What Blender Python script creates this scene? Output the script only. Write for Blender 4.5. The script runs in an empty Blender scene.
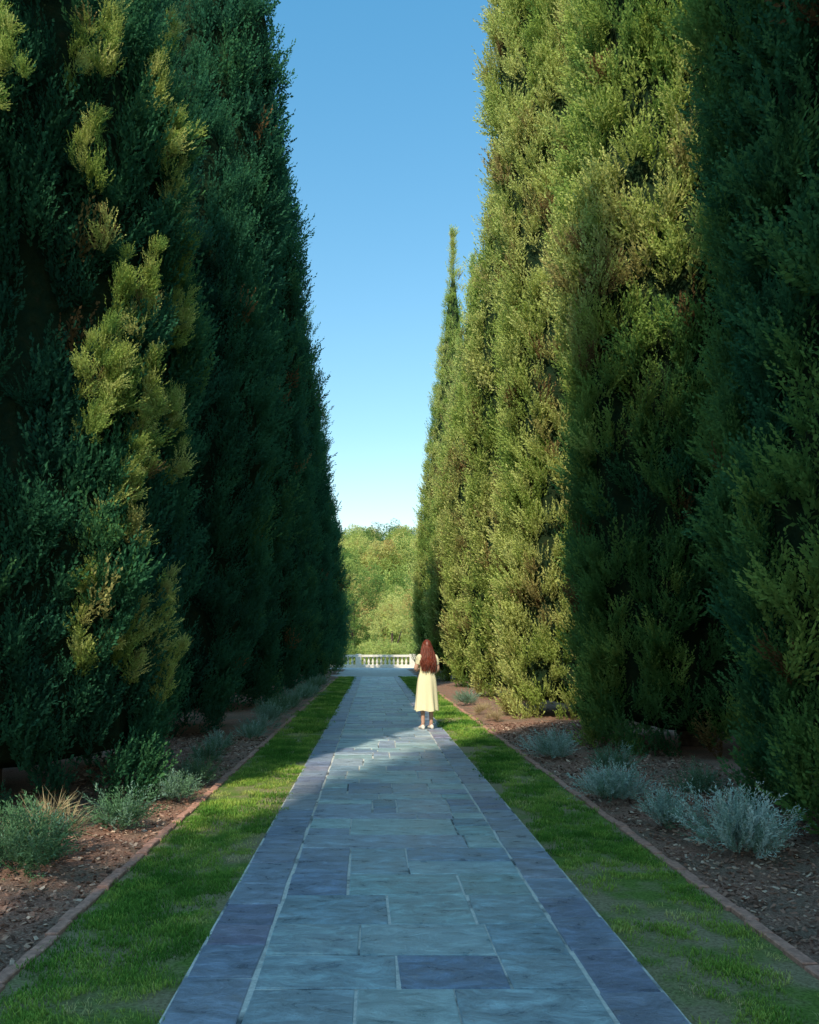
import bpy, bmesh, math, random
import numpy as np
from mathutils import Vector, Matrix, Euler
random.seed(7); RNG=np.random.default_rng(7)
S=bpy.context.scene
# ------------------------------------------------------------------ helpers
def link(o,parent=None):
    S.collection.objects.link(o)
    if parent: o.parent=parent
    return o
def empty(name,loc=(0,0,0)):
    e=bpy.data.objects.new(name,None); e.location=loc; e.empty_display_size=.3
    S.collection.objects.link(e); return e
def mesh_obj(name,verts,faces,mat=None,parent=None,smooth=False,do_link=True):
    me=bpy.data.meshes.new(name); me.from_pydata([tuple(v) for v in verts],[],faces); me.update()
    if smooth: me.polygons.foreach_set('use_smooth',[True]*len(me.polygons))
    if mat: me.materials.append(mat)
    o=bpy.data.objects.new(name,me)
    if do_link: link(o,parent)
    return o
def vnoise(P,seed=0):
    P=np.asarray(P,dtype=float); i=np.floor(P).astype(np.int64); f=P-i; f=f*f*(3-2*f)
    def h(a,b,c):
        n=(a*73856093)^(b*19349663)^(c*83492791)^(seed*2654435)
        n=(n^(n>>13))&0x7fffffff
        n=(n*((n*n*15731+789221)&0x7fffffff)+1376312589)&0x7fffffff
        return n/1073741823.5-1
    x,y,z=i[:,0],i[:,1],i[:,2]; fx,fy,fz=f[:,0],f[:,1],f[:,2]
    r=0
    for dx in (0,1):
        for dy in (0,1):
            for dz in (0,1):
                w=(fx if dx else 1-fx)*(fy if dy else 1-fy)*(fz if dz else 1-fz)
                r=r+w*h(x+dx,y+dy,z+dz)
    return r
class NT:
    def __init__(s,name):
        s.m=bpy.data.materials.new(name); s.m.use_nodes=True; s.t=s.m.node_tree
        s.n=s.t.nodes; s.l=s.t.links; s.b=s.n['Principled BSDF']; s.out=s.n['Material Output']
    def add(s,t,**k):
        n=s.n.new(t)
        for a,v in k.items(): setattr(n,a,v)
        return n
    def noise(s,scale,detail=4,rough=.6,vec=None,dist=0):
        n=s.add('ShaderNodeTexNoise'); n.inputs['Scale'].default_value=scale
        n.inputs['Detail'].default_value=detail; n.inputs['Roughness'].default_value=rough
        n.inputs['Distortion'].default_value=dist
        if vec: s.l.new(vec,n.inputs['Vector'])
        return n.outputs['Fac']
    def ramp(s,fac,stops,interp='LINEAR'):
        r=s.add('ShaderNodeValToRGB'); e=r.color_ramp.elements; r.color_ramp.interpolation=interp
        while len(e)<len(stops): e.new(.5)
        for q,(p,c) in zip(e,stops): q.position=p; q.color=(*c,1)
        s.l.new(fac,r.inputs[0]); return r.outputs[0]
    def mix(s,f,a,b,mode='MIX'):
        m=s.add('ShaderNodeMix',data_type='RGBA',blend_type=mode)
        for k,v in ((0,f),(6,a),(7,b)):
            if isinstance(v,(int,float)): m.inputs[k].default_value=v
            elif isinstance(v,tuple): m.inputs[k].default_value=(*v,1)
            else: s.l.new(v,m.inputs[k])
        return m.outputs[2]
    def math(s,op,a,b=None):
        m=s.add('ShaderNodeMath',operation=op)
        for k,v in ((0,a),(1,b)):
            if v is None: continue
            if isinstance(v,(int,float)): m.inputs[k].default_value=v
            else: s.l.new(v,m.inputs[k])
        return m.outputs[0]
    def attr(s,name,inst=False):
        a=s.add('ShaderNodeAttribute',attribute_name=name)
        if inst: a.attribute_type='INSTANCER'
        return a.outputs['Fac']
    def pos(s): return s.add('ShaderNodeNewGeometry').outputs['Position']
    def bump(s,h,strength,dist=.01):
        b=s.add('ShaderNodeBump'); b.inputs['Strength'].default_value=strength
        b.inputs['Distance'].default_value=dist; s.l.new(h,b.inputs['Height'])
        s.l.new(b.outputs[0],s.b.inputs['Normal'])
    def col(s,c):
        if isinstance(c,tuple): s.b.inputs['Base Color'].default_value=(*c,1)
        else: s.l.new(c,s.b.inputs['Base Color'])
    def rough(s,v,spec=.5):
        if isinstance(v,(int,float)): s.b.inputs['Roughness'].default_value=v
        else: s.l.new(v,s.b.inputs['Roughness'])
        s.b.inputs['Specular IOR Level'].default_value=spec
def simple(name,c,r=.6,spec=.4,var=.25,scale=12,bump=.2,bd=.01):
    t=NT(name); n=t.noise(scale,5,vec=t.pos())
    t.col(t.ramp(n,[(.3,tuple(x*(1-var) for x in c)),(.7,tuple(min(1,x*(1+var)) for x in c))])); t.rough(r,spec)
    if bump: t.bump(n,bump,bd)
    return t.m
def leafmat(name,stops,transl=.2,tipgain=.45,rough=.55,spec=.3):
    t=NT(name); tint=t.attr('tint',True)
    oi=t.add('ShaderNodeObjectInfo').outputs['Random']
    f=t.math('ADD',tint,t.math('MULTIPLY',t.math('SUBTRACT',oi,.5),.16))
    c=t.ramp(f,stops)
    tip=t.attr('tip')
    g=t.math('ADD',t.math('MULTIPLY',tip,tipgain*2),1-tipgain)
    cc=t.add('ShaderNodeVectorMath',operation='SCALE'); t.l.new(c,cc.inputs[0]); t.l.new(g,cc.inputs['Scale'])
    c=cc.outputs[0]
    t.col(c); t.rough(rough,spec)
    if transl>0:
        tr=t.add('ShaderNodeBsdfTranslucent'); t.l.new(c,tr.inputs[0])
        df=t.add('ShaderNodeBsdfDiffuse'); t.l.new(c,df.inputs[0])
        mx=t.add('ShaderNodeMixShader'); mx.inputs[0].default_value=transl
        t.l.new(df.outputs[0],mx.inputs[1]); t.l.new(tr.outputs[0],mx.inputs[2]); t.l.new(mx.outputs[0],t.out.inputs[0])
    return t.m
# ------------------------------------------------------------------ instancing
_groups={}
def scatter_group(coll):
    if coll.name in _groups: return _groups[coll.name]
    ng=bpy.data.node_groups.new('scatter_'+coll.name,'GeometryNodeTree')
    ng.interface.new_socket('Geometry',in_out='INPUT',socket_type='NodeSocketGeometry')
    ng.interface.new_socket('Geometry',in_out='OUTPUT',socket_type='NodeSocketGeometry')
    N=ng.nodes; L=ng.links
    gi=N.new('NodeGroupInput'); go=N.new('NodeGroupOutput'); iop=N.new('GeometryNodeInstanceOnPoints')
    ci=N.new('GeometryNodeCollectionInfo'); ci.inputs['Collection'].default_value=coll
    ci.inputs['Separate Children'].default_value=True; ci.inputs['Reset Children'].default_value=True
    L.new(gi.outputs[0],iop.inputs['Points']); L.new(ci.outputs[0],iop.inputs['Instance'])
    iop.inputs['Pick Instance'].default_value=True
    for nm,ty,sock in (('rot','FLOAT_VECTOR','Rotation'),('scl','FLOAT','Scale'),('idx','INT','Instance Index')):
        a=N.new('GeometryNodeInputNamedAttribute'); a.data_type=ty; a.inputs['Name'].default_value=nm
        L.new(a.outputs[0],iop.inputs[sock])
    L.new(iop.outputs[0],go.inputs[0]); _groups[coll.name]=ng; return ng
def scatter(name,pts,rot,scl,tint,coll,parent=None):
    n=len(pts); me=bpy.data.meshes.new(name); me.vertices.add(n)
    me.vertices.foreach_set('co',np.asarray(pts,dtype=np.float32).ravel())
    me.attributes.new('rot','FLOAT_VECTOR','POINT').data.foreach_set('vector',np.asarray(rot,dtype=np.float32).ravel())
    me.attributes.new('scl','FLOAT','POINT').data.foreach_set('value',np.asarray(scl,dtype=np.float32))
    me.attributes.new('tint','FLOAT','POINT').data.foreach_set('value',np.asarray(tint,dtype=np.float32))
    me.attributes.new('idx','INT','POINT').data.foreach_set('value',RNG.integers(0,len(coll.objects),n).astype(np.int32))
    o=bpy.data.objects.new(name,me); link(o,parent)
    m=o.modifiers.new('scatter','NODES'); m.node_group=scatter_group(coll); return o
def blades_mesh(name,blades,mat):
    V=[];F=[];T=[]
    for p,d,s,l,w,t0,t1 in blades:
        k=len(V); m=p+d*l*.45
        V+= [p,m-s*w*.5,p+d*l,m+s*w*.5]; F.append((k,k+1,k+2,k+3)); T+=[t0,(t0+t1)/2,t1,(t0+t1)/2]
    o=mesh_obj(name,V,F,mat,do_link=False)
    o.data.attributes.new('tip','FLOAT','POINT').data.foreach_set('value',T)
    return o
def rv():
    v=Vector((random.gauss(0,1),random.gauss(0,1),random.gauss(0,1))); return v.normalized()
def make_coll(name,objs):
    c=bpy.data.collections.new(name)
    for o in objs: c.objects.link(o)
    return c
# ------------------------------------------------------------------ foliage library
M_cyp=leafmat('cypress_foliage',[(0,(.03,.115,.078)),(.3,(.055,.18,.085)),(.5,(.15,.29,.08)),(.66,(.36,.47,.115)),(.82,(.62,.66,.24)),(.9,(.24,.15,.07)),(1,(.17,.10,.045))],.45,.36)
def cypress_spray(seed,mat,H=.46,shoots=18,step=.027,wid=1.,wide=.09):
    random.seed(seed); B=[]
    for j in range(shoots):
        a=random.uniform(0,6.283); tilt=random.uniform(.05,.75)
        d=Vector((math.cos(a)*math.sin(tilt),math.sin(a)*math.sin(tilt),math.cos(tilt)))
        rr=wide*math.sqrt(random.random())
        p=Vector((math.cos(a)*rr,math.sin(a)*rr,random.uniform(-.12,.16)))
        L=random.uniform(.16,H)*(1-.35*tilt); n=max(3,int(L/step))
        for k in range(n):
            t=k/n; q=p+d*L*t+Vector((0,0,.06*t*t))
            sd=d.cross(rv()).normalized()
            dd=(d*1.0+sd*random.uniform(.5,1.3)*(1-.5*t)).normalized()
            side=dd.cross(rv()).normalized()
            B.append((q,dd,side,random.uniform(.04,.075)*(1.1-.4*t)*wid,random.uniform(.018,.032)*wid,t*.6,min(1,t*.75+.3)))
    return blades_mesh('cypress_spray',B,mat)
C_near=make_coll('cypress_sprays',[cypress_spray(100+i,M_cyp,step=.021,shoots=20) for i in range(6)])
C_far=make_coll('cypress_sprays_coarse',[cypress_spray(140+i,M_cyp,.48,13,.038,1.4,.1) for i in range(5)])
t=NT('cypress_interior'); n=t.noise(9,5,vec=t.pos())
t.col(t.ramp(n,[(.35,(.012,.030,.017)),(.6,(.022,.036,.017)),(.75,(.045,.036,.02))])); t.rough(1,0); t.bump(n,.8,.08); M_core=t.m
t=NT('bark'); n=t.noise(14,6,vec=t.pos()); t.col(t.ramp(n,[(.3,(.05,.035,.025)),(.7,(.16,.12,.09))])); t.rough(.9,.1); t.bump(n,.8,.03); M_bark=t.m

def prof(t,tk,p,b=.88):
    t=np.asarray(t,float); u=np.clip(t/.16,0,1); lo=b+(1-b)*u*u*(3-2*u)
    q=np.clip((t-tk)/(1-tk),0,1); return lo*(1-q**p)
def surf(th,z,h,rm,tk,p,seed,amp=1.):
    r0=rm*prof(z/h,tk,p)
    c,s=np.cos(th),np.sin(th)
    P=np.stack([c*rm,s*rm,z],1)
    n1=vnoise(P*np.array([.8,.8,.16]),seed)
    n2=vnoise(P*np.array([1.7,1.7,.42]),seed+1)
    n3=vnoise(P*np.array([3.6,3.6,1.5]),seed+2)
    k=np.clip(r0/rm,.15,1)
    return r0*(1+.12*n1*amp)+ (.28*n2+.15*n3)*k*amp, n1,n2,n3
def cypress(x,y,h,rm,seed,tk=.45,p=1.7,dens=30,sc=1.0,tint=.4,tvar=.25,plumes=(),thin=True,coll=None,amp=1.,foot_shade=0.):
    root=empty('italian_cypress',(x,y,0))
    R=np.random.default_rng(seed)
    zb=.12
    area=2*math.pi*rm*h*.8; N=int(area*dens)
    z=zb+(h-zb)*R.random(N*2); keep=R.random(N*2)<np.maximum(.2,prof(z/h,tk,p)); z=z[keep][:N]; N=len(z)
    th=R.random(N)*2*math.pi
    # the side turned away from the walk is grown sparser
    side=np.cos(th)*(1 if x<0 else -1)*.75-np.sin(th)*.66
    away=side<-.25
    if thin:
        k=~(away&(R.random(N)<.62)); z,th,away=z[k],th[k],away[k]; N=len(z)
    r,n1,n2,n3=surf(th,z,h,rm,tk,p,seed,amp)
    depth=np.abs(R.normal(0,.09,N))*sc
    out=R.random(N)<.04; depth[out]-=R.random(out.sum())*.14*sc
    hole=(n2+.6*n3<-.78)&(R.random(N)<.35)
    r=np.maximum(r-depth-.06,.02); k=~hole
    z,th,r,n1,n2,n3,depth,away=[a[k] for a in (z,th,r,n1,n2,n3,depth,away)]; N=len(z)
    pts=np.stack([np.cos(th)*r,np.sin(th)*r,z-.12],1)
    rot=np.stack([R.normal(0,.22,N),np.clip(R.normal(.32,.22,N),-.1,1.1),th+R.normal(0,.45,N)],1)
    scl=sc*R.uniform(.65,1.25,N)*np.clip(.55+.45*prof(z/h,tk,p),.5,1)
    if thin: scl=scl*np.where(away,1.5,1)
    # shade on the lower crown is put into the tint, duller towards the foot
    tn=tint+tvar*(.3*n1+.45*n2+.35*n3)+.12*vnoise(pts*.9,seed+5)-depth/sc*.35-foot_shade*np.clip((6.5-z)/3.5,0,1)
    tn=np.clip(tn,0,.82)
    dead=(vnoise(pts*np.array([2.4,2.4,1.6]),seed+9)>.66-(.12 if foot_shade>0 else 0)*(z<6))&(R.random(N)<.3); tn[dead]=.93+.07*R.random(dead.sum())
    P=[pts];Ro=[rot];Sc=[scl];Tn=[tn]
    for (px,py,pz,dx,dy,dz,L,w,tt) in plumes:
        n=max(6,int(L*30)); u=R.random(n)
        a=np.array([px-x,py-y,pz]); d=np.array([dx,dy,dz])/math.sqrt(dx*dx+dy*dy+dz*dz)
        q=a+u[:,None]*d*L+R.normal(0,1,(n,3))*(w*(1-u*.8))[:,None]
        q[:,2]+=-.5*L*u*u*(0 if dz>0.5 else 1)
        P.append(q);Ro.append(np.stack([R.normal(0,.4,n),np.clip(R.normal(.45,.3,n),0,1.4),math.atan2(dy,dx)+R.normal(0,.6,n)],1))
        Sc.append(R.uniform(.28,.55,n)*(1.1-.5*u));Tn.append(np.clip(tt+R.normal(0,.06,n),0,.82))
    scatter('foliage',np.concatenate(P),np.concatenate(Ro),np.concatenate(Sc),np.concatenate(Tn),coll or C_near,root)
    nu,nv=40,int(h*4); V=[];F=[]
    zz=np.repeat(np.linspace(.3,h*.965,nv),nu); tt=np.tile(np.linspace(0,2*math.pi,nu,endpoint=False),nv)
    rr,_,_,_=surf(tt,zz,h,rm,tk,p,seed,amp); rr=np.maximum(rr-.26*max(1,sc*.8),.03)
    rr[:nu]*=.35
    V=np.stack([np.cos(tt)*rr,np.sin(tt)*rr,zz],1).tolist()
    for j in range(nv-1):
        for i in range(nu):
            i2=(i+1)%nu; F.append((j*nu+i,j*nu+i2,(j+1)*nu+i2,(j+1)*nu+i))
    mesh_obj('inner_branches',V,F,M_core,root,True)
    V=[];F=[]
    def tube(a,b,ra,rb,seg=9):
        k=len(V); d=(b-a).normalized(); s=d.orthogonal().normalized(); u=d.cross(s)
        for q,rr_ in ((a,ra),((a+b)/2,(ra+rb)/2),(b,rb)):
            for i in range(seg):
                an=6.283*i/seg; V.append(q+(s*math.cos(an)+u*math.sin(an))*rr_*(1+.12*math.sin(an*3+seed)))
        for j in range(2):
            for i in range(seg): F.append((k+j*seg+i,k+j*seg+(i+1)%seg,k+(j+1)*seg+(i+1)%seg,k+(j+1)*seg+i))
    tube(Vector((0,0,-.1)),Vector((.05,0,h*.5)),.24,.12)
    for i in range(7):
        a=6.283*i/7+seed; tube(Vector((.1*math.cos(a),.1*math.sin(a),.05+.1*(i%3))),Vector((rm*.62*math.cos(a),rm*.62*math.sin(a),1.3+.3*(i%2))),.07,.03,6)
    mesh_obj('trunk',V,F,M_bark,root,True)
    return root
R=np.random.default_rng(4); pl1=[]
# boughs on the first tree's path-side shoulder, sunlit yellow painted into their tint
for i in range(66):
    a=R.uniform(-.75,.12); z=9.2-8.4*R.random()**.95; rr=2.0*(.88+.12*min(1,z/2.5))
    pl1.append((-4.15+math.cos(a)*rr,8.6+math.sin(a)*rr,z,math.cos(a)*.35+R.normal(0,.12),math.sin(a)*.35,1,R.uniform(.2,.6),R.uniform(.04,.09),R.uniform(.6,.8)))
for i in range(24):  # drooping boughs, tinted yellow to look sunlit even in shade
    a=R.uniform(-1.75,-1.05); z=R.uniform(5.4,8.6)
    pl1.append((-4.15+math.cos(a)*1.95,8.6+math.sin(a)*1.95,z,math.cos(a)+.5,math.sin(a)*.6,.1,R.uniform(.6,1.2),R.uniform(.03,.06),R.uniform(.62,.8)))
K=dict(coll=C_far)
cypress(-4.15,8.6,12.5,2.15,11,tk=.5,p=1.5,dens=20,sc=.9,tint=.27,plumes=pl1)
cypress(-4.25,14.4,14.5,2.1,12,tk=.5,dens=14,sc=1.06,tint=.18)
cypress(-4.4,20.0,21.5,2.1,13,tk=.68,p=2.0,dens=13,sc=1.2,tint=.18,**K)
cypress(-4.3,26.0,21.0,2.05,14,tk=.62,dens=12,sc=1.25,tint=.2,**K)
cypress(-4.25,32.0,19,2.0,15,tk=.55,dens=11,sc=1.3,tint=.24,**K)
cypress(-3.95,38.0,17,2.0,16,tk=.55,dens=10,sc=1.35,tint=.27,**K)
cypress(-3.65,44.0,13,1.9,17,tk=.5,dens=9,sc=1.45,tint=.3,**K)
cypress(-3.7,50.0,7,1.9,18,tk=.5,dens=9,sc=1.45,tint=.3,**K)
cypress(-4.8,-8.3,27,2.15,19,tk=.6,dens=5,sc=1.8,tint=.3,thin=False,**K)
cypress(-8.7,-2.4,24,2.1,22,dens=5,sc=1.8,tint=.3,thin=False,**K)
cypress(-5.0,-13.2,30,2.3,20,tk=.6,dens=4.5,sc=2,tint=.3,thin=False,**K)
cypress(-4.8,-18.5,29,2.4,21,dens=4.5,sc=2,tint=.3,thin=False,**K)
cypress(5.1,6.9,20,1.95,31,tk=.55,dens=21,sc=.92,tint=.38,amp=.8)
cypress(4.85,12.3,22,1.88,32,tk=.6,dens=20,sc=1.0,tint=.69,amp=.75,foot_shade=.24)
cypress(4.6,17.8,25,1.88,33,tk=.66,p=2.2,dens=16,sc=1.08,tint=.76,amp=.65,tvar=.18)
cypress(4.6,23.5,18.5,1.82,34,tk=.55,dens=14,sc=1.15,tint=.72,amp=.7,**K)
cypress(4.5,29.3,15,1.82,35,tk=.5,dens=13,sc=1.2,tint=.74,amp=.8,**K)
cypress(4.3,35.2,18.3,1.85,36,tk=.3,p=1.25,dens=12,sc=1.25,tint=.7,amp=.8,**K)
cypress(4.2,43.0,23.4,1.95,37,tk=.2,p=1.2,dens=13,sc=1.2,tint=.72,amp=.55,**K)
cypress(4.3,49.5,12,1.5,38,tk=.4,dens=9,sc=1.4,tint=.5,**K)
cypress(5.4,1.0,19,2.0,39,dens=5,sc=1.7,tint=.4,thin=False,**K)
# ------------------------------------------------------------------ ground
t=NT('ground'); n=t.noise(.6,6,vec=t.pos()); n2=t.noise(25,4,vec=t.pos())
t.col(t.mix(.35,t.ramp(n,[(.35,(.05,.075,.025)),(.65,(.13,.10,.06))]),t.ramp(n2,[(.3,(.03,.04,.015)),(.7,(.16,.15,.09))]))); t.rough(.95,.1); t.bump(n2,.5,.03)
o=mesh_obj('ground',[(-700,-200,-.06),(700,-200,-.06),(700,1500,-.06),(-700,1500,-.06)],[(0,1,2,3)],t.m)
t=NT('mulch'); P_=t.pos(); n=t.noise(70,6,.7,vec=P_); n2=t.noise(2.2,4,vec=P_)
a=t.ramp(n,[(.32,(.09,.045,.032)),(.5,(.34,.18,.13)),(.68,(.58,.36,.27))])
b=t.ramp(n,[(.32,(.08,.054,.038)),(.7,(.44,.31,.23))]); t.col(t.mix(t.ramp(n2,[(.4,(0,0,0)),(.6,(1,1,1))]),a,b)); t.rough(.95,.15); t.bump(n,1,.02); M_mulch=t.m
def bed(name,x0,x1,y0,y1):
    nx=int(abs(x1-x0)/.12); ny=int((y1-y0)/.16)
    X,Y=np.meshgrid(np.linspace(x0,x1,nx),np.linspace(y0,y1,ny)); P=np.stack([X.ravel(),Y.ravel(),0*X.ravel()],1)
    e=np.abs(P[:,0]-(x0 if abs(x0)<abs(x1) else x1)); 
    P[:,2]=np.clip(e,0,1)*.05+.02*vnoise(P*2,3)+.012*vnoise(P*6,4)-.005
    F=[(j*nx+i,j*nx+i+1,(j+1)*nx+i+1,(j+1)*nx+i) for j in range(ny-1) for i in range(nx-1)]
    return mesh_obj(name,P.tolist(),F,M_mulch,None,True)
bed('mulch_bed',-8,-1.74,-4,52); bed('mulch_bed',2.14,9,-4,52)
M_chip=leafmat('wood_chip',[(0,(.10,.055,.04)),(.4,(.30,.165,.12)),(.75,(.46,.30,.22)),(1,(.62,.48,.37))],0,.1,.9,.1)
def chip(seed):
    random.seed(seed); l=random.uniform(.014,.034); w=random.uniform(.004,.009); h=random.uniform(.002,.005)
    V=[(sx*l*.5*random.uniform(.7,1.1),sy*w*random.uniform(.5,1),sz*h) for sz in(0,1) for sx,sy in((-1,-1),(1,-1),(1,1),(-1,1))]
    o=mesh_obj('chip',V,[(3,2,1,0),(4,5,6,7),(0,1,5,4),(1,2,6,5),(2,3,7,6),(3,0,4,7)],M_chip,do_link=False)
    o.data.attributes.new('tip','FLOAT','POINT').data.foreach_set('value',[.5]*8); return o
C_chip=make_coll('chips',[chip(i) for i in range(6)])
def chips(x0,x1,y0,y1,n,seed):
    R=np.random.default_rng(seed); u=R.random(n)
    y=y0+(y1-y0)*u**1.5; x=R.uniform(x0,x1,n); e=np.abs(x)-(1.74 if x0<0 else 2.14)
    P=np.stack([x,y,np.clip(e,0,1)*.05],1); P[:,2]+=.02*vnoise(P*np.array([2,2,0]),3)
    return scatter('mulch_chips',P,np.stack([R.normal(0,.35,n),R.normal(0,.35,n),R.uniform(0,6.28,n)],1),R.uniform(.6,1.5,n)*(1+.05*y)*.9,np.clip(R.random(n)**1.5,0,1),C_chip)
chips(-3.6,-1.76,3,14,8000,1); chips(2.16,4.2,3,16,11000,2)
t=NT('lawn'); P_=t.pos(); n=t.noise(60,5,.7,vec=P_); n2=t.noise(1.6,4,vec=P_)
c1=t.ramp(n,[(.3,(.07,.12,.025)),(.55,(.17,.28,.055)),(.75,(.30,.38,.11))]); c2=t.ramp(n,[(.3,(.20,.15,.09)),(.7,(.50,.44,.27))])
t.col(t.mix(t.ramp(n2,[(.42,(0,0,0)),(.56,(.9,.9,.9))]),c1,c2)); t.rough(.9,.15); t.bump(n,1,.02); M_lawn=t.m
def sheet(name,x0,x1,y0,y1,z,mat): return mesh_obj(name,[(x0,y0,z),(x1,y0,z),(x1,y1,z),(x0,y1,z)],[(0,1,2,3)],mat)
sheet('lawn',-1.68,-.86,-4,40,-.004,M_lawn); sheet('lawn',1.28,2.08,-4,40,-.004,M_lawn)
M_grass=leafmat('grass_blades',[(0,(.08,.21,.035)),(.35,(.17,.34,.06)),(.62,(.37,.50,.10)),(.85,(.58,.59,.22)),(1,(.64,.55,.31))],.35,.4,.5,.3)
def tuft(seed):
    random.seed(seed); V=[];F=[];T=[]
    for i in range(60):
        a=random.uniform(0,6.28); r=.09*math.sqrt(random.random()); p=Vector((r*math.cos(a),r*math.sin(a),-.003))
        a2=random.uniform(0,6.28); h=random.uniform(.012,.034); w=random.uniform(.0018,.0034); lean=random.uniform(.1,1.0)
        d=Vector((math.cos(a2),math.sin(a2),0)); s=Vector((-d.y,d.x,0))*w
        m=p+d*h*lean*.35+Vector((0,0,h*.6)); e=p+d*h*lean+Vector((0,0,h)); k=len(V)
        V+=[p-s,p+s,m+s*.8,m-s*.8,e]; F+=[(k,k+1,k+2,k+3),(k+3,k+2,k+4)]; T+=[0,0,.55,.55,1]
    o=mesh_obj('tuft',V,F,M_grass,do_link=False); o.data.attributes.new('tip','FLOAT','POINT').data.foreach_set('value',T); return o
C_tuft=make_coll('tufts',[tuft(i+50) for i in range(6)])
def grass(name,x0,x1,segs,seed,off):
    R=np.random.default_rng(seed); P=[];Sx=[]
    for y0,y1,d,s in segs:
        n=int((x1-x0)*(y1-y0)*d); P.append(np.stack([R.uniform(x0,x1,n),R.uniform(y0,y1,n),np.zeros(n)],1)); Sx.append(R.uniform(.7,1.25,n)*s)
    P=np.concatenate(P);Sx=np.concatenate(Sx); 
    bare=vnoise(P*np.array([2.3,1.7,0])+7,seed); fn=vnoise(P*np.array([8,8,0]),seed+1)
    k=R.random(len(P))>np.clip((bare+.6*fn-off)*1.8,0,.88); P,Sx,bare,fn=P[k],Sx[k],bare[k],fn[k]; n=len(P)
    Sx=Sx*(1-.25*np.clip(bare,0,1))
    tn=np.clip(.42+.46*bare+.3*fn+R.normal(0,.1,n),0,1)
    return scatter(name,P,np.stack([R.normal(0,.1,n),R.normal(0,.1,n),R.uniform(0,6.28,n)],1),Sx,tn,C_tuft)
segs=[(2.6,7,230,.95),(7,14,120,1.2),(14,40,45,1.8)]
grass('lawn_grass',-1.62,-.91,segs,61,.28); grass('lawn_grass',1.33,2.02,segs,66,.06)
M_brick=simple('edging_brick',(.46,.25,.19),.85,.2,.35,30,.5,.01)
def boxes(name,L,mat,ch=.006,parent=None):
    V=[];F=[];A=[]
    for (x0,x1,y0,y1,z0,z1) in L:
        k=len(V); j=lambda: random.uniform(-.006,.006)
        c=[(x0+j(),y0+j()),(x1+j(),y0+j()),(x1+j(),y1+j()),(x0+j(),y1+j())]
        ins=[(1,1),(-1,1),(-1,-1),(1,-1)]
        dz=[random.uniform(-.0015,.0015) for _ in range(4)]
        V+=[(a,b,z0) for a,b in c]; V+=[(a,b,z1-ch+q) for (a,b),q in zip(c,dz)]; V+=[(a+i*ch,b+jj*ch,z1+q) for (a,b),(i,jj),q in zip(c,ins,dz)]
        F+=[(k+i,k+(i+1)%4,k+4+(i+1)%4,k+4+i) for i in range(4)]+[(k+4+i,k+4+(i+1)%4,k+8+(i+1)%4,k+8+i) for i in range(4)]+[(k+8,k+9,k+10,k+11)]
        A+=[random.random()]*12
    o=mesh_obj(name,V,F,mat,parent); o.data.attributes.new('rnd','FLOAT','POINT').data.foreach_set('value',A); return o
random.seed(5)
for x in (-1.745,2.07):
    L=[];y=-2
    while y<40: 
        dx=random.uniform(-.012,.012); L.append((x+dx,x+.07+dx,y,y+.2,-.06,.018+random.uniform(-.008,.008))); y+=.212
    boxes('brick_edging',L,M_brick,.006)
# ------------------------------------------------------------------ slate path
t=NT('path_mortar'); P_=t.pos(); n=t.noise(60,4,vec=P_); n2=t.noise(2.2,4,vec=P_)
light=t.ramp(n,[(.3,(.52,.53,.50)),(.7,(.78,.77,.71))]); dark=t.ramp(n,[(.3,(.06,.08,.09)),(.7,(.20,.22,.23))])
t.col(t.mix(t.ramp(n2,[(.38,(.0,.0,.0)),(.5,(1,1,1))]),dark,light)); t.rough(.95,.1); t.bump(n,.6,.006)
path=empty('slate_path')
o=sheet('mortar_bed',-.875,1.295,-4,40,.010,t.m); o.parent=path
def slate(name,pal,bright):
    t=NT(name); P_=t.pos(); r=t.attr('rnd')
    base=t.ramp(r,pal)
    w=t.add('ShaderNodeVectorMath',operation='ADD'); t.l.new(P_,w.inputs[0])
    cm=t.add('ShaderNodeCombineXYZ'); t.l.new(t.math('MULTIPLY',r,37.0),cm.inputs[0]); t.l.new(t.math('MULTIPLY',r,91.0),cm.inputs[1]); t.l.new(cm.outputs[0],w.inputs[1]); Q=w.outputs[0]
    mp=t.add('ShaderNodeMapping'); t.l.new(Q,mp.inputs[0]); mp.inputs['Scale'].default_value=(1,1.9,1); Q2=mp.outputs[0]
    n1=t.noise(5,9,.72,vec=Q2,dist=.5); n2=t.noise(38,6,.75,vec=Q); n3=t.noise(4.5,6,.7,vec=Q2,dist=1.0); n4=t.noise(1.1,3,.5,vec=P_)
    c=t.mix(.7,base,t.ramp(n1,[(.33,(.2,.21,.22)),(.5,(.5,.5,.5)),(.66,(.88,.9,.9))]),'OVERLAY')
    c=t.mix(t.ramp(n2,[(.55,(0,0,0)),(.72,(.5,.5,.5))]),c,bright)
    c=t.mix(t.ramp(n3,[(.60,(0,0,0)),(.74,(.45,.45,.45))]),c,(.42,.34,.28))
    c=t.mix(t.ramp(n3,[(.30,(.5,.5,.5)),(.42,(0,0,0))]),c,(.10,.15,.20))
    c=t.mix(t.ramp(n4,[(.4,(0,0,0)),(.65,(.18,.18,.18))]),c,(.54,.52,.48))
    t.col(c); t.rough(t.ramp(n1,[(.35,(.24,.24,.24)),(.65,(.52,.52,.52))]),.5)
    hh=t.math('ADD',t.math('MULTIPLY',n1,1.2),t.math('ADD',t.math('MULTIPLY',n2,.3),t.math('MULTIPLY',n3,.9))); t.bump(hh,1,.03); return t.m
M_slate=slate('slate',[(0,(.15,.24,.34)),(.14,(.42,.57,.61)),(.28,(.24,.34,.46)),(.42,(.44,.60,.60)),(.54,(.21,.26,.40)),(.66,(.50,.60,.63)),(.78,(.30,.47,.49)),(.9,(.36,.42,.54)),(1,(.17,.25,.38))],(.56,.64,.65))
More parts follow.
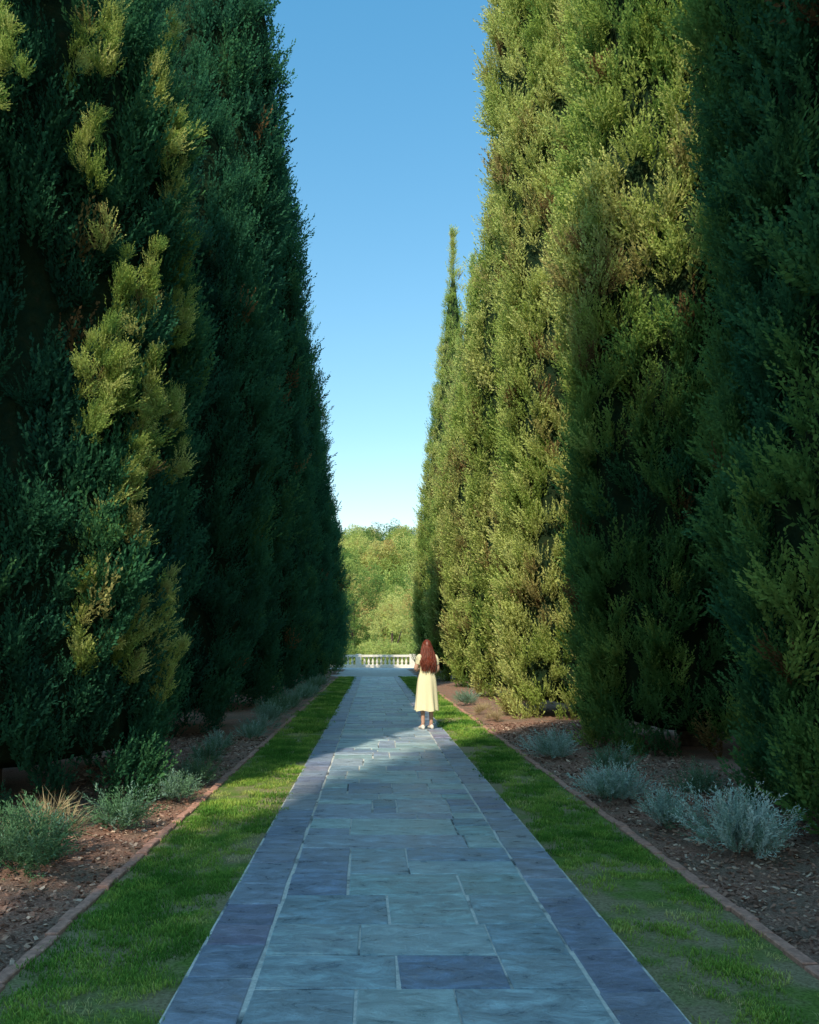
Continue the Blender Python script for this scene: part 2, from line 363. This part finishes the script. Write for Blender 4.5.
M_slate2=slate('border_slate',[(0,(.16,.20,.31)),(.3,(.30,.37,.48)),(.6,(.19,.22,.35)),(.85,(.37,.43,.48)),(1,(.25,.24,.37))],(.45,.49,.54))
random.seed(21)
XL,XR=-.545,.992; g=.0075; L=[]; zt=.018
ROWS=[(2.95,3.66,[-.08,.36]),(3.66,4.06,[.117,.62]),(4.06,4.51,[-.068,.61]),(4.51,5.04,[.087,.575]),(5.04,5.5,[-.16,.56]),(5.5,6.2,[-.164,.243])]
def stone(x0,x1,y0,y1): L.append((x0+g,x1-g,y0+g,y1-g,-.02,zt+random.uniform(-.003,.003)))
for y0,y1,b in ROWS:
    xs=[XL+.003]+b+[XR-.003]
    for i in range(len(xs)-1):
        if i==2 and y0>5.4: stone(xs[i],xs[i+1],y0,y0+.33); stone(xs[i],xs[i+1],y0+.33,y1)
        else: stone(xs[i],xs[i+1],y0,y1)
def run(y,yend):
    while y<yend:
        d=random.choice([.24,.3,.36,.42]); 
        if random.random()<.45: d=random.uniform(.48,.68); dbl=True
        else: dbl=False
        nb=random.choice([1,2,2,3,3]) if d<.5 else random.choice([2,3])
        xs=None
        while xs is None:
            q=sorted(random.uniform(XL+.22,XR-.22) for _ in range(nb)); a=[XL+.003]+q+[XR-.003]
            if min(b_-a_ for a_,b_ in zip(a,a[1:]))>.2: xs=a
        sp=random.randrange(len(xs)-1)
        for i in range(len(xs)-1):
            if dbl and i!=sp:
                m=y+d*random.uniform(.35,.65); stone(xs[i],xs[i+1],y,m); stone(xs[i],xs[i+1],m,y+d)
            else: stone(xs[i],xs[i+1],y,y+d)
        y+=d
run(6.2,39.4); run(-3.5,2.2)
boxes('slate_flagstones',L,M_slate,.005,path); L=[]
for x0,x1 in ((-.87,XL-.003),(XR+.003,1.29)):
    y=-3.5+random.random()*.3
    while y<39.4:
        d=random.choice([.3,.36,.42,.5]); stone(x0,x1,y,y+d); y+=d
boxes('border_stones',L,M_slate2,.005,path)
# terrace and balustrade
sheet('terrace',-14,14,40.01,62,.0,simple('terrace_gravel',(.50,.49,.46),.9,.2,.2,4,.2))
M_stone=simple('cast_stone',(.72,.67,.58),.8,.2,.12,8,.2)
bal=empty('stone_balustrade',(0,56.2,0))
def lathe(profile,seg,cx,cy,V,F):
    k=len(V)
    for r,z in profile:
        for i in range(seg): a=6.283185*i/seg; V.append((cx+r*math.cos(a),cy+r*math.sin(a),z))
    for j in range(len(profile)-1):
        for i in range(seg): F.append((k+j*seg+i,k+j*seg+(i+1)%seg,k+(j+1)*seg+(i+1)%seg,k+(j+1)*seg+i))
V=[];F=[]
pr=[(.085,.2),(.085,.24),(.05,.26),(.06,.3),(.095,.38),(.088,.44),(.05,.54),(.038,.62),(.05,.66),(.05,.68),(.078,.70),(.078,.735)]
posts=[-12.1,-8.4,-4.7,-1.0,2.7,6.4,10.1]
for i in range(len(posts)-1):
    a,b=posts[i]+.28,posts[i+1]-.28; n=11
    for j in range(n): lathe(pr,10,a+(b-a)*(j+.5)/n,0,V,F)
mesh_obj('balusters',V,F,M_stone,bal,True)
L=[(-13,11,-.2,.2,-.05,.2),(-13,11,-.17,.17,.735,.88)]; boxes('rail_and_plinth',L,M_stone,.02,bal)
boxes('pedestals',[(p-.2,p+.2,-.215,.215,.0,.93) for p in posts],M_stone,.02,bal)
# ------------------------------------------------------------------ hillside
M_hill=simple('hillside',(.14,.16,.07),.95,.1,.4,.08,.3,1)
X,Y=np.meshgrid(np.linspace(-220,220,70),np.linspace(64,420,60)); 
def hz(x,y):
    u=np.clip((y-75)/150,0,1.0); u=u*u*(3-2*u)
    P=np.stack([x/40,y/40,0*x],1); return -2.5+ (26+.02*x)*u+2.0*vnoise(P,77)*u - np.clip((y-230)/200,0,1)*10
xy=np.stack([X.ravel(),Y.ravel()],1); Z=hz(xy[:,0],xy[:,1]); nx=70
mesh_obj('hill',np.stack([xy[:,0],xy[:,1],Z],1).tolist(),[(j*nx+i,j*nx+i+1,(j+1)*nx+i+1,(j+1)*nx+i) for j in range(59) for i in range(nx-1)],M_hill,None,True)
M_bg=leafmat('broadleaf_foliage',[(0,(.05,.12,.04)),(.35,(.13,.23,.06)),(.6,(.36,.44,.12)),(.85,(.58,.58,.20)),(1,(.42,.25,.10))],.3,.3,.6,.2)
def clump(seed,n=200,ls=.2):
    random.seed(seed); B=[]
    for i in range(n):
        v=rv(); r=random.uniform(.55,1)**.6; p=Vector((v.x,v.y,v.z*.75))*r
        p*=1+.25*math.sin(v.x*4+seed)*math.cos(v.y*5)
        d=(v+rv()*.9).normalized(); B.append((p,d,d.cross(rv()).normalized(),ls*random.uniform(.7,1.4),ls*.6,.3,.8))
    return blades_mesh('leaf_clump',B,M_bg)
C_cl=make_coll('leaf_clumps',[clump(i+300) for i in range(5)])
def broadleaf(name,trees,seed,csc=1.0,k_n=1.):
    R=np.random.default_rng(seed); P=[];Sc=[];Tn=[]; V=[];F=[]
    for x,y,z,h,r,tt in trees:
        n=int((28*(r/3)**1.2*(h/(2*r))+10)*k_n)
        v=R.normal(0,1,(n,3)); v/=np.linalg.norm(v,axis=1)[:,None]; q=R.uniform(.3,1,n)[:,None]**.5
        p=v*q*np.array([r,r,h*.46])+np.array([x,y,z+h*.52]); P.append(p)
        Sc.append(R.uniform(.22,.42,n)*min(r,3.4)*csc); Tn.append(np.clip(tt+R.normal(0,.12,n)+.12*v[:,2],0,1))
        k=len(V); seg=7
        for rr,zz in ((.05*r+.1,z-1),(.04*r+.06,z+h*.35),(.02*r+.03,z+h*.6)):
            for i in range(seg): a=6.283*i/seg; V.append((x+rr*math.cos(a),y+rr*math.sin(a),zz))
        for j in range(2):
            for i in range(seg): F.append((k+j*seg+i,k+j*seg+(i+1)%seg,k+(j+1)*seg+(i+1)%seg,k+(j+1)*seg+i))
        for b in range(5):
            a=6.283*b/5+x; e=(x+.45*r*math.cos(a),y+.45*r*math.sin(a),z+h*(.5+.05*b)); k=len(V)
            V+=[(x-.06,y,z+h*.3),(x+.06,y,z+h*.3),e,(x,y+.06,z+h*.34)]; F+=[(k,k+1,k+2),(k+1,k+3,k+2),(k+3,k,k+2)]
    P=np.concatenate(P); n=len(P)
    root=empty(name)
    scatter('foliage',P,R.uniform(0,6.28,(n,3)),np.concatenate(Sc),np.concatenate(Tn),C_cl,root)
    mesh_obj('trunks',V,F,M_bark,root,True)
R=np.random.default_rng(5); T=[]
for i in range(280):
    y=R.uniform(95,245); x=R.uniform(-.3,.3)*y; h=R.uniform(5,10.5); z=float(hz(np.array([x]),np.array([y]))[0]); T.append((x,y,z-.5,h,R.uniform(2.4,5.0),R.choice([.15,.45,.62,.78,.97],p=[.2,.25,.3,.22,.03])))
broadleaf('hillside_trees',T,5)
broadleaf('olive_tree',[(1.7,73,-2.5,8.8,2.9,.72)],6,.5,2.5)
broadleaf('oak_tree',[(-1.9,80,-2.5,13.6,2.9,.3)],7,.6,3.4)
random.seed(8)
broadleaf('shrub_mass',[(x,65+random.uniform(-1,1),-2.8,random.uniform(4.4,5.8),2.0,.5) for x in (-9,-6,-3.2,-1.2,.6,2.4,4.6,8)],8,.6,2)
broadleaf('oak_tree',[(6.6,90,-2.5,13.5,3.8,.75)],9,.6,1.6)
# ------------------------------------------------------------------ bed plants
M_lav=leafmat('lavender_foliage',[(0,(.08,.17,.08)),(.4,(.22,.35,.28)),(.8,(.46,.59,.56)),(1,(.52,.56,.48))],.15,.35,.7,.2)
def stem(seed):
    random.seed(seed); B=[]
    for j in range(5):
        a=random.uniform(0,6.28); tl=random.uniform(.05,.5); d=Vector((math.cos(a)*math.sin(tl),math.sin(a)*math.sin(tl),math.cos(tl))); L=random.uniform(.12,.26)
        for k in range(int(L/.014)):
            q=d*.014*k; sd=d.cross(rv()).normalized(); dd=(d+sd*random.uniform(.5,1.1)).normalized()
            B.append((q,dd,dd.cross(rv()).normalized(),random.uniform(.018,.036),.008,.2+.5*k*.014/L,.5+.5*k*.014/L))
    return blades_mesh('stem',B,M_lav)
C_lav=make_coll('lavender_stems',[stem(i+400) for i in range(5)])
def bush(name,x,y,w,h,n,tint,seed,coll=None,sc=1.):
    R=np.random.default_rng(seed); a=R.uniform(0,6.28,n); rr=np.sqrt(R.random(n)); lean=rr*.85
    lob=1+.3*np.sin(a*3+seed)+.2*np.sin(a*5+2*seed)
    d=R.uniform(.05,.8,n); px=np.cos(a)*rr*w*.5*lob*(.4+.6*d); py=np.sin(a)*rr*w*.5*lob*(.4+.6*d)
    pz=h*d*(1-.55*rr**2)*.72
    o=scatter(name,np.stack([px,py,pz],1),np.stack([R.normal(0,.2,n),lean+R.normal(0,.2,n),a],1),R.uniform(.5,1.2,n)*sc,np.clip(tint+R.normal(0,.14,n)+.3*(d-.5),0,1),coll or C_lav)
    o.location=(x,y,.03); return o
bush('lavender_shrub',2.68,5.95,.7,.6,220,.6,1)
bush('lavender_shrub',2.45,6.85,.35,.34,60,.5,2)
bush('lavender_shrub',2.38,8.1,.6,.4,150,.55,3)
bush('lavender_shrub',2.42,11.0,.6,.44,140,.55,5)
bush('lavender_shrub',2.4,21,.5,.35,70,.3,7,sc=1.2)
bush('rosemary_shrub',3.3,5.4,.4,.3,60,.2,8)
bush('rosemary_shrub',2.9,9.9,.5,.3,80,.1,9)
bush('rosemary_shrub',3.3,8.3,.5,.3,70,.1,12)
bush('rosemary_shrub',-2.4,5.6,.8,.55,240,-.1,10)
bush('rosemary_shrub',-2.1,6.8,.45,.3,90,-.05,11)
yy=8.0;k=20; random.seed(31)
while yy<34:
    bush('rosemary_shrub' if yy<12 else 'lavender_shrub',-1.9-random.random()*.35,yy,random.uniform(.35,.65),random.uniform(.18,.36),int(80 if yy<15 else 60),random.uniform(-.05,.3),k,sc=.9 if yy<15 else 1.25); yy+=random.uniform(.9,1.9); k+=1
M_dry=leafmat('dry_grass',[(0,(.25,.19,.10)),(.5,(.46,.37,.21)),(1,(.6,.5,.32))],.2,.3,.7,.2)
def dry(seed):
    random.seed(seed); B=[]
    for i in range(60):
        a=random.uniform(0,6.28); tl=random.uniform(.1,1.2); d=Vector((math.cos(a)*math.sin(tl),math.sin(a)*math.sin(tl),math.cos(tl)))
        B.append((Vector((random.gauss(0,.03),random.gauss(0,.03),0)),d,d.cross(rv()).normalized(),random.uniform(.15,.35),.008,.1,.8))
    return blades_mesh('dry_tuft',B,M_dry)
C_dry=make_coll('dry_tufts',[dry(i) for i in range(3)])
bush('dry_grass_tuft',2.45,16.6,.45,.25,9,.5,51,C_dry,.8); bush('dry_grass_tuft',2.5,18.2,.5,.25,9,.6,52,C_dry,.8); bush('dry_grass_tuft',-2.45,6.1,.6,.55,14,.5,53,C_dry,.8)
# ------------------------------------------------------------------ woman
W=empty('woman',(.985,14.95,.02)); W.rotation_euler=(0,0,.28)
M_skin=simple('skin',(.55,.33,.24),.5,.4,.05,20,0)
t=NT('dress_cotton'); n=t.noise(90,3,vec=t.pos()); t.col(t.ramp(n,[(.3,(.80,.73,.46)),(.7,(.84,.78,.53))])); t.rough(.85,.2); t.bump(n,.2,.002); M_dress=t.m
M_shoe=simple('white_shoe',(.72,.68,.62),.6,.4,.08,30,0)
t=NT('auburn_hair'); n=t.noise(45,3,vec=t.pos()); t.col(t.ramp(n,[(.3,(.07,.016,.009)),(.7,(.24,.05,.024))])); t.rough(.42,.4); M_hair=t.m
def skin_obj(name,verts,edges,rad,root,mat,parent,lv=2):
    me=bpy.data.meshes.new(name); me.from_pydata(verts,edges,[]); o=bpy.data.objects.new(name,me); link(o,parent); me.materials.append(mat)
    m=o.modifiers.new('s','SKIN'); m.use_smooth_shade=True
    for i,r in enumerate(rad):
        sv=me.skin_vertices[0].data[i]; sv.radius=r if isinstance(r,tuple) else (r,r); sv.use_root=(i==root)
    s=o.modifiers.new('ss','SUBSURF'); s.levels=lv; s.render_levels=lv; return o
bv=[(0,0,.90),(0,.0,1.05),(0,-.005,1.2),(0,-.01,1.32),(0,-.005,1.39),(0,.01,1.46),
 (.09,0,.84),(.085,.02,.47),(.08,-.005,.10),(.085,.03,.05),(.09,.13,.03),
 (-.09,0,.84),(-.085,.01,.47),(-.08,-.01,.10),(-.085,.025,.05),(-.09,.125,.03),
 (.15,-.01,1.335),(.205,-.03,1.08),(.15,.15,.98),(.12,.20,.98),
 (-.15,-.01,1.335),(-.225,-.02,1.09),(-.15,.16,1.06),(-.11,.20,1.08)]
be=[(0,1),(1,2),(2,3),(3,4),(4,5),(0,6),(6,7),(7,8),(8,9),(9,10),(0,11),(11,12),(12,13),(13,14),(14,15),(3,16),(16,17),(17,18),(18,19),(3,20),(20,21),(21,22),(22,23)]
br=[(.13,.1),(.105,.085),(.125,.09),(.10,.075),(.045,.045),(.05,.05),.085,.052,.034,.035,.03,.085,.052,.034,.035,.03,.05,.038,.027,.022,.05,.038,.027,.022]
skin_obj('body',bv,be,br,0,M_skin,W)
def hand(name,o,d,up,sgn):
    d=Vector(d).normalized(); up=Vector(up).normalized(); s=d.cross(up).normalized()*sgn; up=s.cross(d).normalized()*sgn
    o=Vector(o); V=[o,o+d*.045]; E=[(0,1)]; Rr=[(.02,.02),(.022,.022)]
    for k,(off,ln) in enumerate(((-.027,.062),(-.009,.074),(.009,.078),(.026,.068))):
        b=o+d*.08+s*off; i=len(V); V.append(b);E.append((1,i));Rr.append(.0105)
        q=b
        for m,(f,dr) in enumerate(((.45,.25),(.32,.7),(.23,1.1))):
            q=q+(d*math.cos(dr)-up*math.sin(dr))*ln*f; V.append(q);E.append((i+m,i+m+1));Rr.append((.0085,.0078,.006)[m])
    i=len(V); V.append(o+d*.03+s*.028);E.append((1,i));Rr.append(.011); V.append(o+d*.055+s*.05-up*.012);E.append((i,i+1));Rr.append(.0095); V.append(o+d*.078+s*.055-up*.028);E.append((i+1,i+2));Rr.append(.0075)
    skin_obj(name,[tuple(v) for v in V],E,Rr,0,M_skin,W,2)
hand('hand_right',(.12,.20,.98),(-.8,.5,.1),(0,.3,1),1); hand('hand_left',(-.11,.20,1.08),(.8,.45,.1),(0,.3,1),-1)
bm=bmesh.new(); bmesh.ops.create_uvsphere(bm,u_segments=36,v_segments=26,radius=1)
for v in bm.verts:
    x,y,z=v.co; f=1-.22*max(0,-z)**1.3
    v.co=Vector((x*.073*f,(y*.092)*(1-.1*max(0,-z)) ,z*.112))
    if y>0:
        v.co.y+=.022*math.exp(-((x*.073/.010)**2+((z*.112+.012)/.02)**2))
        v.co.y-=.010*sum(math.exp(-(((x*.073-s*.03)/.013)**2+((z*.112-.006)/.012)**2)) for s in(-1,1))
        v.co.y+=.006*math.exp(-((x*.073/.02)**2+((z*.112+.058)/.009)**2))
        v.co.y+=.008*math.exp(-((x*.073/.022)**2+((z*.112+.092)/.016)**2))
me=bpy.data.meshes.new('head'); bm.to_mesh(me); bm.free(); me.polygons.foreach_set('use_smooth',[True]*len(me.polygons)); me.materials.append(M_skin)
hd=bpy.data.objects.new('head',me); hd.location=(0,.02,1.51); hd.rotation_euler=(0,0,.15); link(hd,W)
def ball(name,loc,sc,mat,par):
    bm=bmesh.new(); bmesh.ops.create_uvsphere(bm,u_segments=16,v_segments=12,radius=1); me=bpy.data.meshes.new(name); bm.to_mesh(me); bm.free(); me.materials.append(mat)
    me.polygons.foreach_set('use_smooth',[True]*len(me.polygons)); o=bpy.data.objects.new(name,me); o.location=loc; o.scale=sc; link(o,par); return o
M_eye=simple('eye_white',(.7,.7,.68),.2,.5,.02,5,0); M_iris=simple('iris',(.05,.03,.02),.2,.5,.02,5,0); M_lip=simple('lips',(.45,.14,.12),.4,.4,.05,9,0)
for s in(-1,1):
    ball('eye',(s*.03,.078,.006),(.012,.009,.009),M_eye,hd); ball('iris',(s*.03,.0855,.006),(.005,.003,.005),M_iris,hd)
    ball('ear',(s*.073,-.005,-.005),(.008,.018,.028),M_skin,hd); ball('eyebrow',(s*.03,.088,.024),(.014,.004,.003),M_hair,hd)
ball('mouth',(0,.089,-.058),(.02,.006,.006),M_lip,hd)
rings=[(1.365,.085,.062,0),(1.35,.15,.085,0),(1.30,.172,.105,0),(1.22,.160,.115,0),(1.12,.135,.105,.01),(1.06,.128,.10,.015),(1.02,.14,.108,.03),(.92,.172,.132,.03),(.82,.185,.142,.04),(.65,.20,.155,.06),(.48,.21,.17,.08),(.36,.222,.182,.10),(.335,.224,.184,.105)]
V=[];F=[];seg=72
for z,rx,ry,f in rings:
    for i in range(seg):
        a=6.28318*i/seg; k=1+f*(math.sin(a*9+z*2)*.7+math.sin(a*5+1.3+z*3)*.6)
        V.append((rx*k*math.cos(a)-.012*(1.06-z if z<1.06 else 0),ry*k*math.sin(a),z+(.012*math.sin(a*5) if z<.4 else 0)))
for j in range(len(rings)-1):
    for i in range(seg): F.append((j*seg+i,(j+1)*seg+i,(j+1)*seg+(i+1)%seg,j*seg+(i+1)%seg))
dr=mesh_obj('dress',V,F,M_dress,W,True); m=dr.modifiers.new('so','SOLIDIFY'); m.thickness=.004; m=dr.modifiers.new('ss','SUBSURF'); m.levels=1;m.render_levels=1
for s,el in((1,Vector((.205,-.03,1.08))),(-1,Vector((-.225,-.02,1.09)))):
    a=Vector((s*.12,-.01,1.345)); V=[];F=[]; d=(el-a).normalized(); u=d.orthogonal().normalized(); w_=d.cross(u)
    for tt,rr in((0,.05),(.12,.066),(.3,.072),(.5,.066),(.62,.054),(.66,.05)):
        for i in range(24): an=6.283*i/24; V.append(a+(el-a)*tt+(u*math.cos(an)+w_*math.sin(an))*rr*(1+.06*math.sin(an*7)))
    for j in range(5):
        for i in range(24): F.append((j*24+i,(j+1)*24+i,(j+1)*24+(i+1)%24,j*24+(i+1)%24))
    mesh_obj('sleeve',V,F,M_dress,W,True)
for s,yo in((1,.0),(-1,-.005)):
    V=[];F=[]; seg=14
    for yy_,wx,zt_ in((-.065,.012,.03),(-.06,.028,.075),(-.03,.035,.085),(.01,.036,.078),(.06,.040,.058),(.11,.042,.045),(.15,.034,.036),(.175,.012,.02)):
        for i in range(seg): an=6.283*i/seg; V.append((s*.087+wx*math.cos(an),yy_+yo+.01,max(.0,zt_*.5+zt_*.5*math.sin(an))))
    for j in range(7):
        for i in range(seg): F.append((j*seg+i,j*seg+(i+1)%seg,(j+1)*seg+(i+1)%seg,(j+1)*seg+i))
    F+=[tuple(range(seg))[::-1],tuple(range(7*seg,8*seg))]
    mesh_obj('shoe',V,F,M_shoe,W,True)
cu=bpy.data.curves.new('hair','CURVE'); cu.dimensions='3D'; cu.bevel_depth=.0055; cu.bevel_resolution=1; cu.resolution_u=5; cu.materials.append(M_hair)
random.seed(3)
for i in range(420):
    ph=random.uniform(-math.pi*1.04,math.pi*.04); c_,s_=math.cos(ph),math.sin(ph); w_=random.uniform(.72,1.06); e=random.uniform(-.10,.12); f1=random.uniform(0,6)
    pts=[(c_*.012,.0+s_*.02,1.628),(c_*.058,.015+s_*.07,1.605),(c_*.088,.015+s_*.103,1.53),(c_*.10*w_,.005+s_*.105*w_,1.45),(c_*.130*w_,-.03+s_*.085*w_,1.36),(c_*.15*w_,-.07+s_*.065*w_,1.26),(c_*.15*w_,-.085+s_*.055*w_,1.19),(c_*.12*w_,-.08+s_*.05*w_,1.11+e)]
    sp=cu.splines.new('NURBS'); sp.points.add(len(pts)-1); sp.order_u=4; sp.use_endpoint_u=True
    for k,(a,b,c) in enumerate(pts):
        wv=.02*max(0,k-2)/3; sp.points[k].co=(a+wv*math.sin(f1+k*1.9),b+wv*math.cos(f1+k*1.7),c,1); sp.points[k].radius=1 if k<6 else (.8 if k==6 else .25)
link(bpy.data.objects.new('hair',cu),W)
V=[];F=[]
for z,rx,ry,yc in((1.632,.004,.004,.01),(1.622,.04,.05,.01),(1.59,.07,.09,.01),(1.53,.082,.10,.0),(1.45,.085,.09,-.012),(1.36,.11,.07,-.05),(1.26,.125,.06,-.09),(1.17,.10,.05,-.10)):
    for i in range(20): a=math.pi+math.pi*i/19; V.append((rx*math.cos(a),yc+ry*math.sin(a),z))
for j in range(7):
    for i in range(19): F.append((j*20+i,j*20+i+1,(j+1)*20+i+1,(j+1)*20+i))
mesh_obj('hair_mass',V,F,M_hair,W,True)
# ------------------------------------------------------------------ light, sky, camera
AZ,EL=math.radians(21.5),math.radians(42)
d=Vector((math.sin(AZ)*math.cos(EL),math.cos(AZ)*math.cos(EL),-math.sin(EL)))
sun=bpy.data.lights.new('sun','SUN'); sun.energy=5; sun.angle=math.radians(.5); sun.color=(1,.88,.68)
so=bpy.data.objects.new('sun',sun); so.rotation_euler=d.to_track_quat('-Z','Y').to_euler(); so.location=(-10,-20,40); link(so)
w=bpy.data.worlds.new('World'); S.world=w; w.use_nodes=True; nt=w.node_tree
sk=nt.nodes.new('ShaderNodeTexSky'); sk.sky_type='NISHITA'; sk.sun_disc=False; sk.sun_elevation=EL; sk.sun_rotation=math.radians(180)+AZ
sk.air_density=1.3; sk.dust_density=.4; sk.ozone_density=1.3
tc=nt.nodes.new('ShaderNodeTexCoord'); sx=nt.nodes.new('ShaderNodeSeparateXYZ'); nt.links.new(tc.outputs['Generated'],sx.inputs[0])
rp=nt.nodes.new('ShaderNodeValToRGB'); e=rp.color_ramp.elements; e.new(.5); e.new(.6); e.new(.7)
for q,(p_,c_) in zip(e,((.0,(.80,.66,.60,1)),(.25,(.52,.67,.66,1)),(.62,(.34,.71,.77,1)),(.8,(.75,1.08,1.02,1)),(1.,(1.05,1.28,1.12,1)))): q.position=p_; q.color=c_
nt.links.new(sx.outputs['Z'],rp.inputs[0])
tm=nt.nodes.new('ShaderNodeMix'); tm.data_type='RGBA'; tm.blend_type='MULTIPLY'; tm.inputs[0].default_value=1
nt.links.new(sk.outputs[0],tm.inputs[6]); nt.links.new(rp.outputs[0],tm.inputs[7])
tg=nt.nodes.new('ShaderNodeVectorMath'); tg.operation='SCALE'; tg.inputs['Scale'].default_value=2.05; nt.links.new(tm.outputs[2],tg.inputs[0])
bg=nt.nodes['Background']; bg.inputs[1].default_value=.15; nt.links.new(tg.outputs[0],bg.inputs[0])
cam=bpy.data.cameras.new('camera'); co=bpy.data.objects.new('camera',cam); link(co); co.location=(0,0,1.55); co.rotation_euler=(math.pi/2,0,0)
cam.sensor_fit='HORIZONTAL'; cam.sensor_width=36; cam.lens=36*820/819; cam.shift_x=36.5/819; cam.shift_y=133/819; cam.clip_end=3000; cam.clip_start=.05
S.camera=co
S.view_settings.view_transform='Standard'; S.view_settings.look='None'; S.view_settings.exposure=0
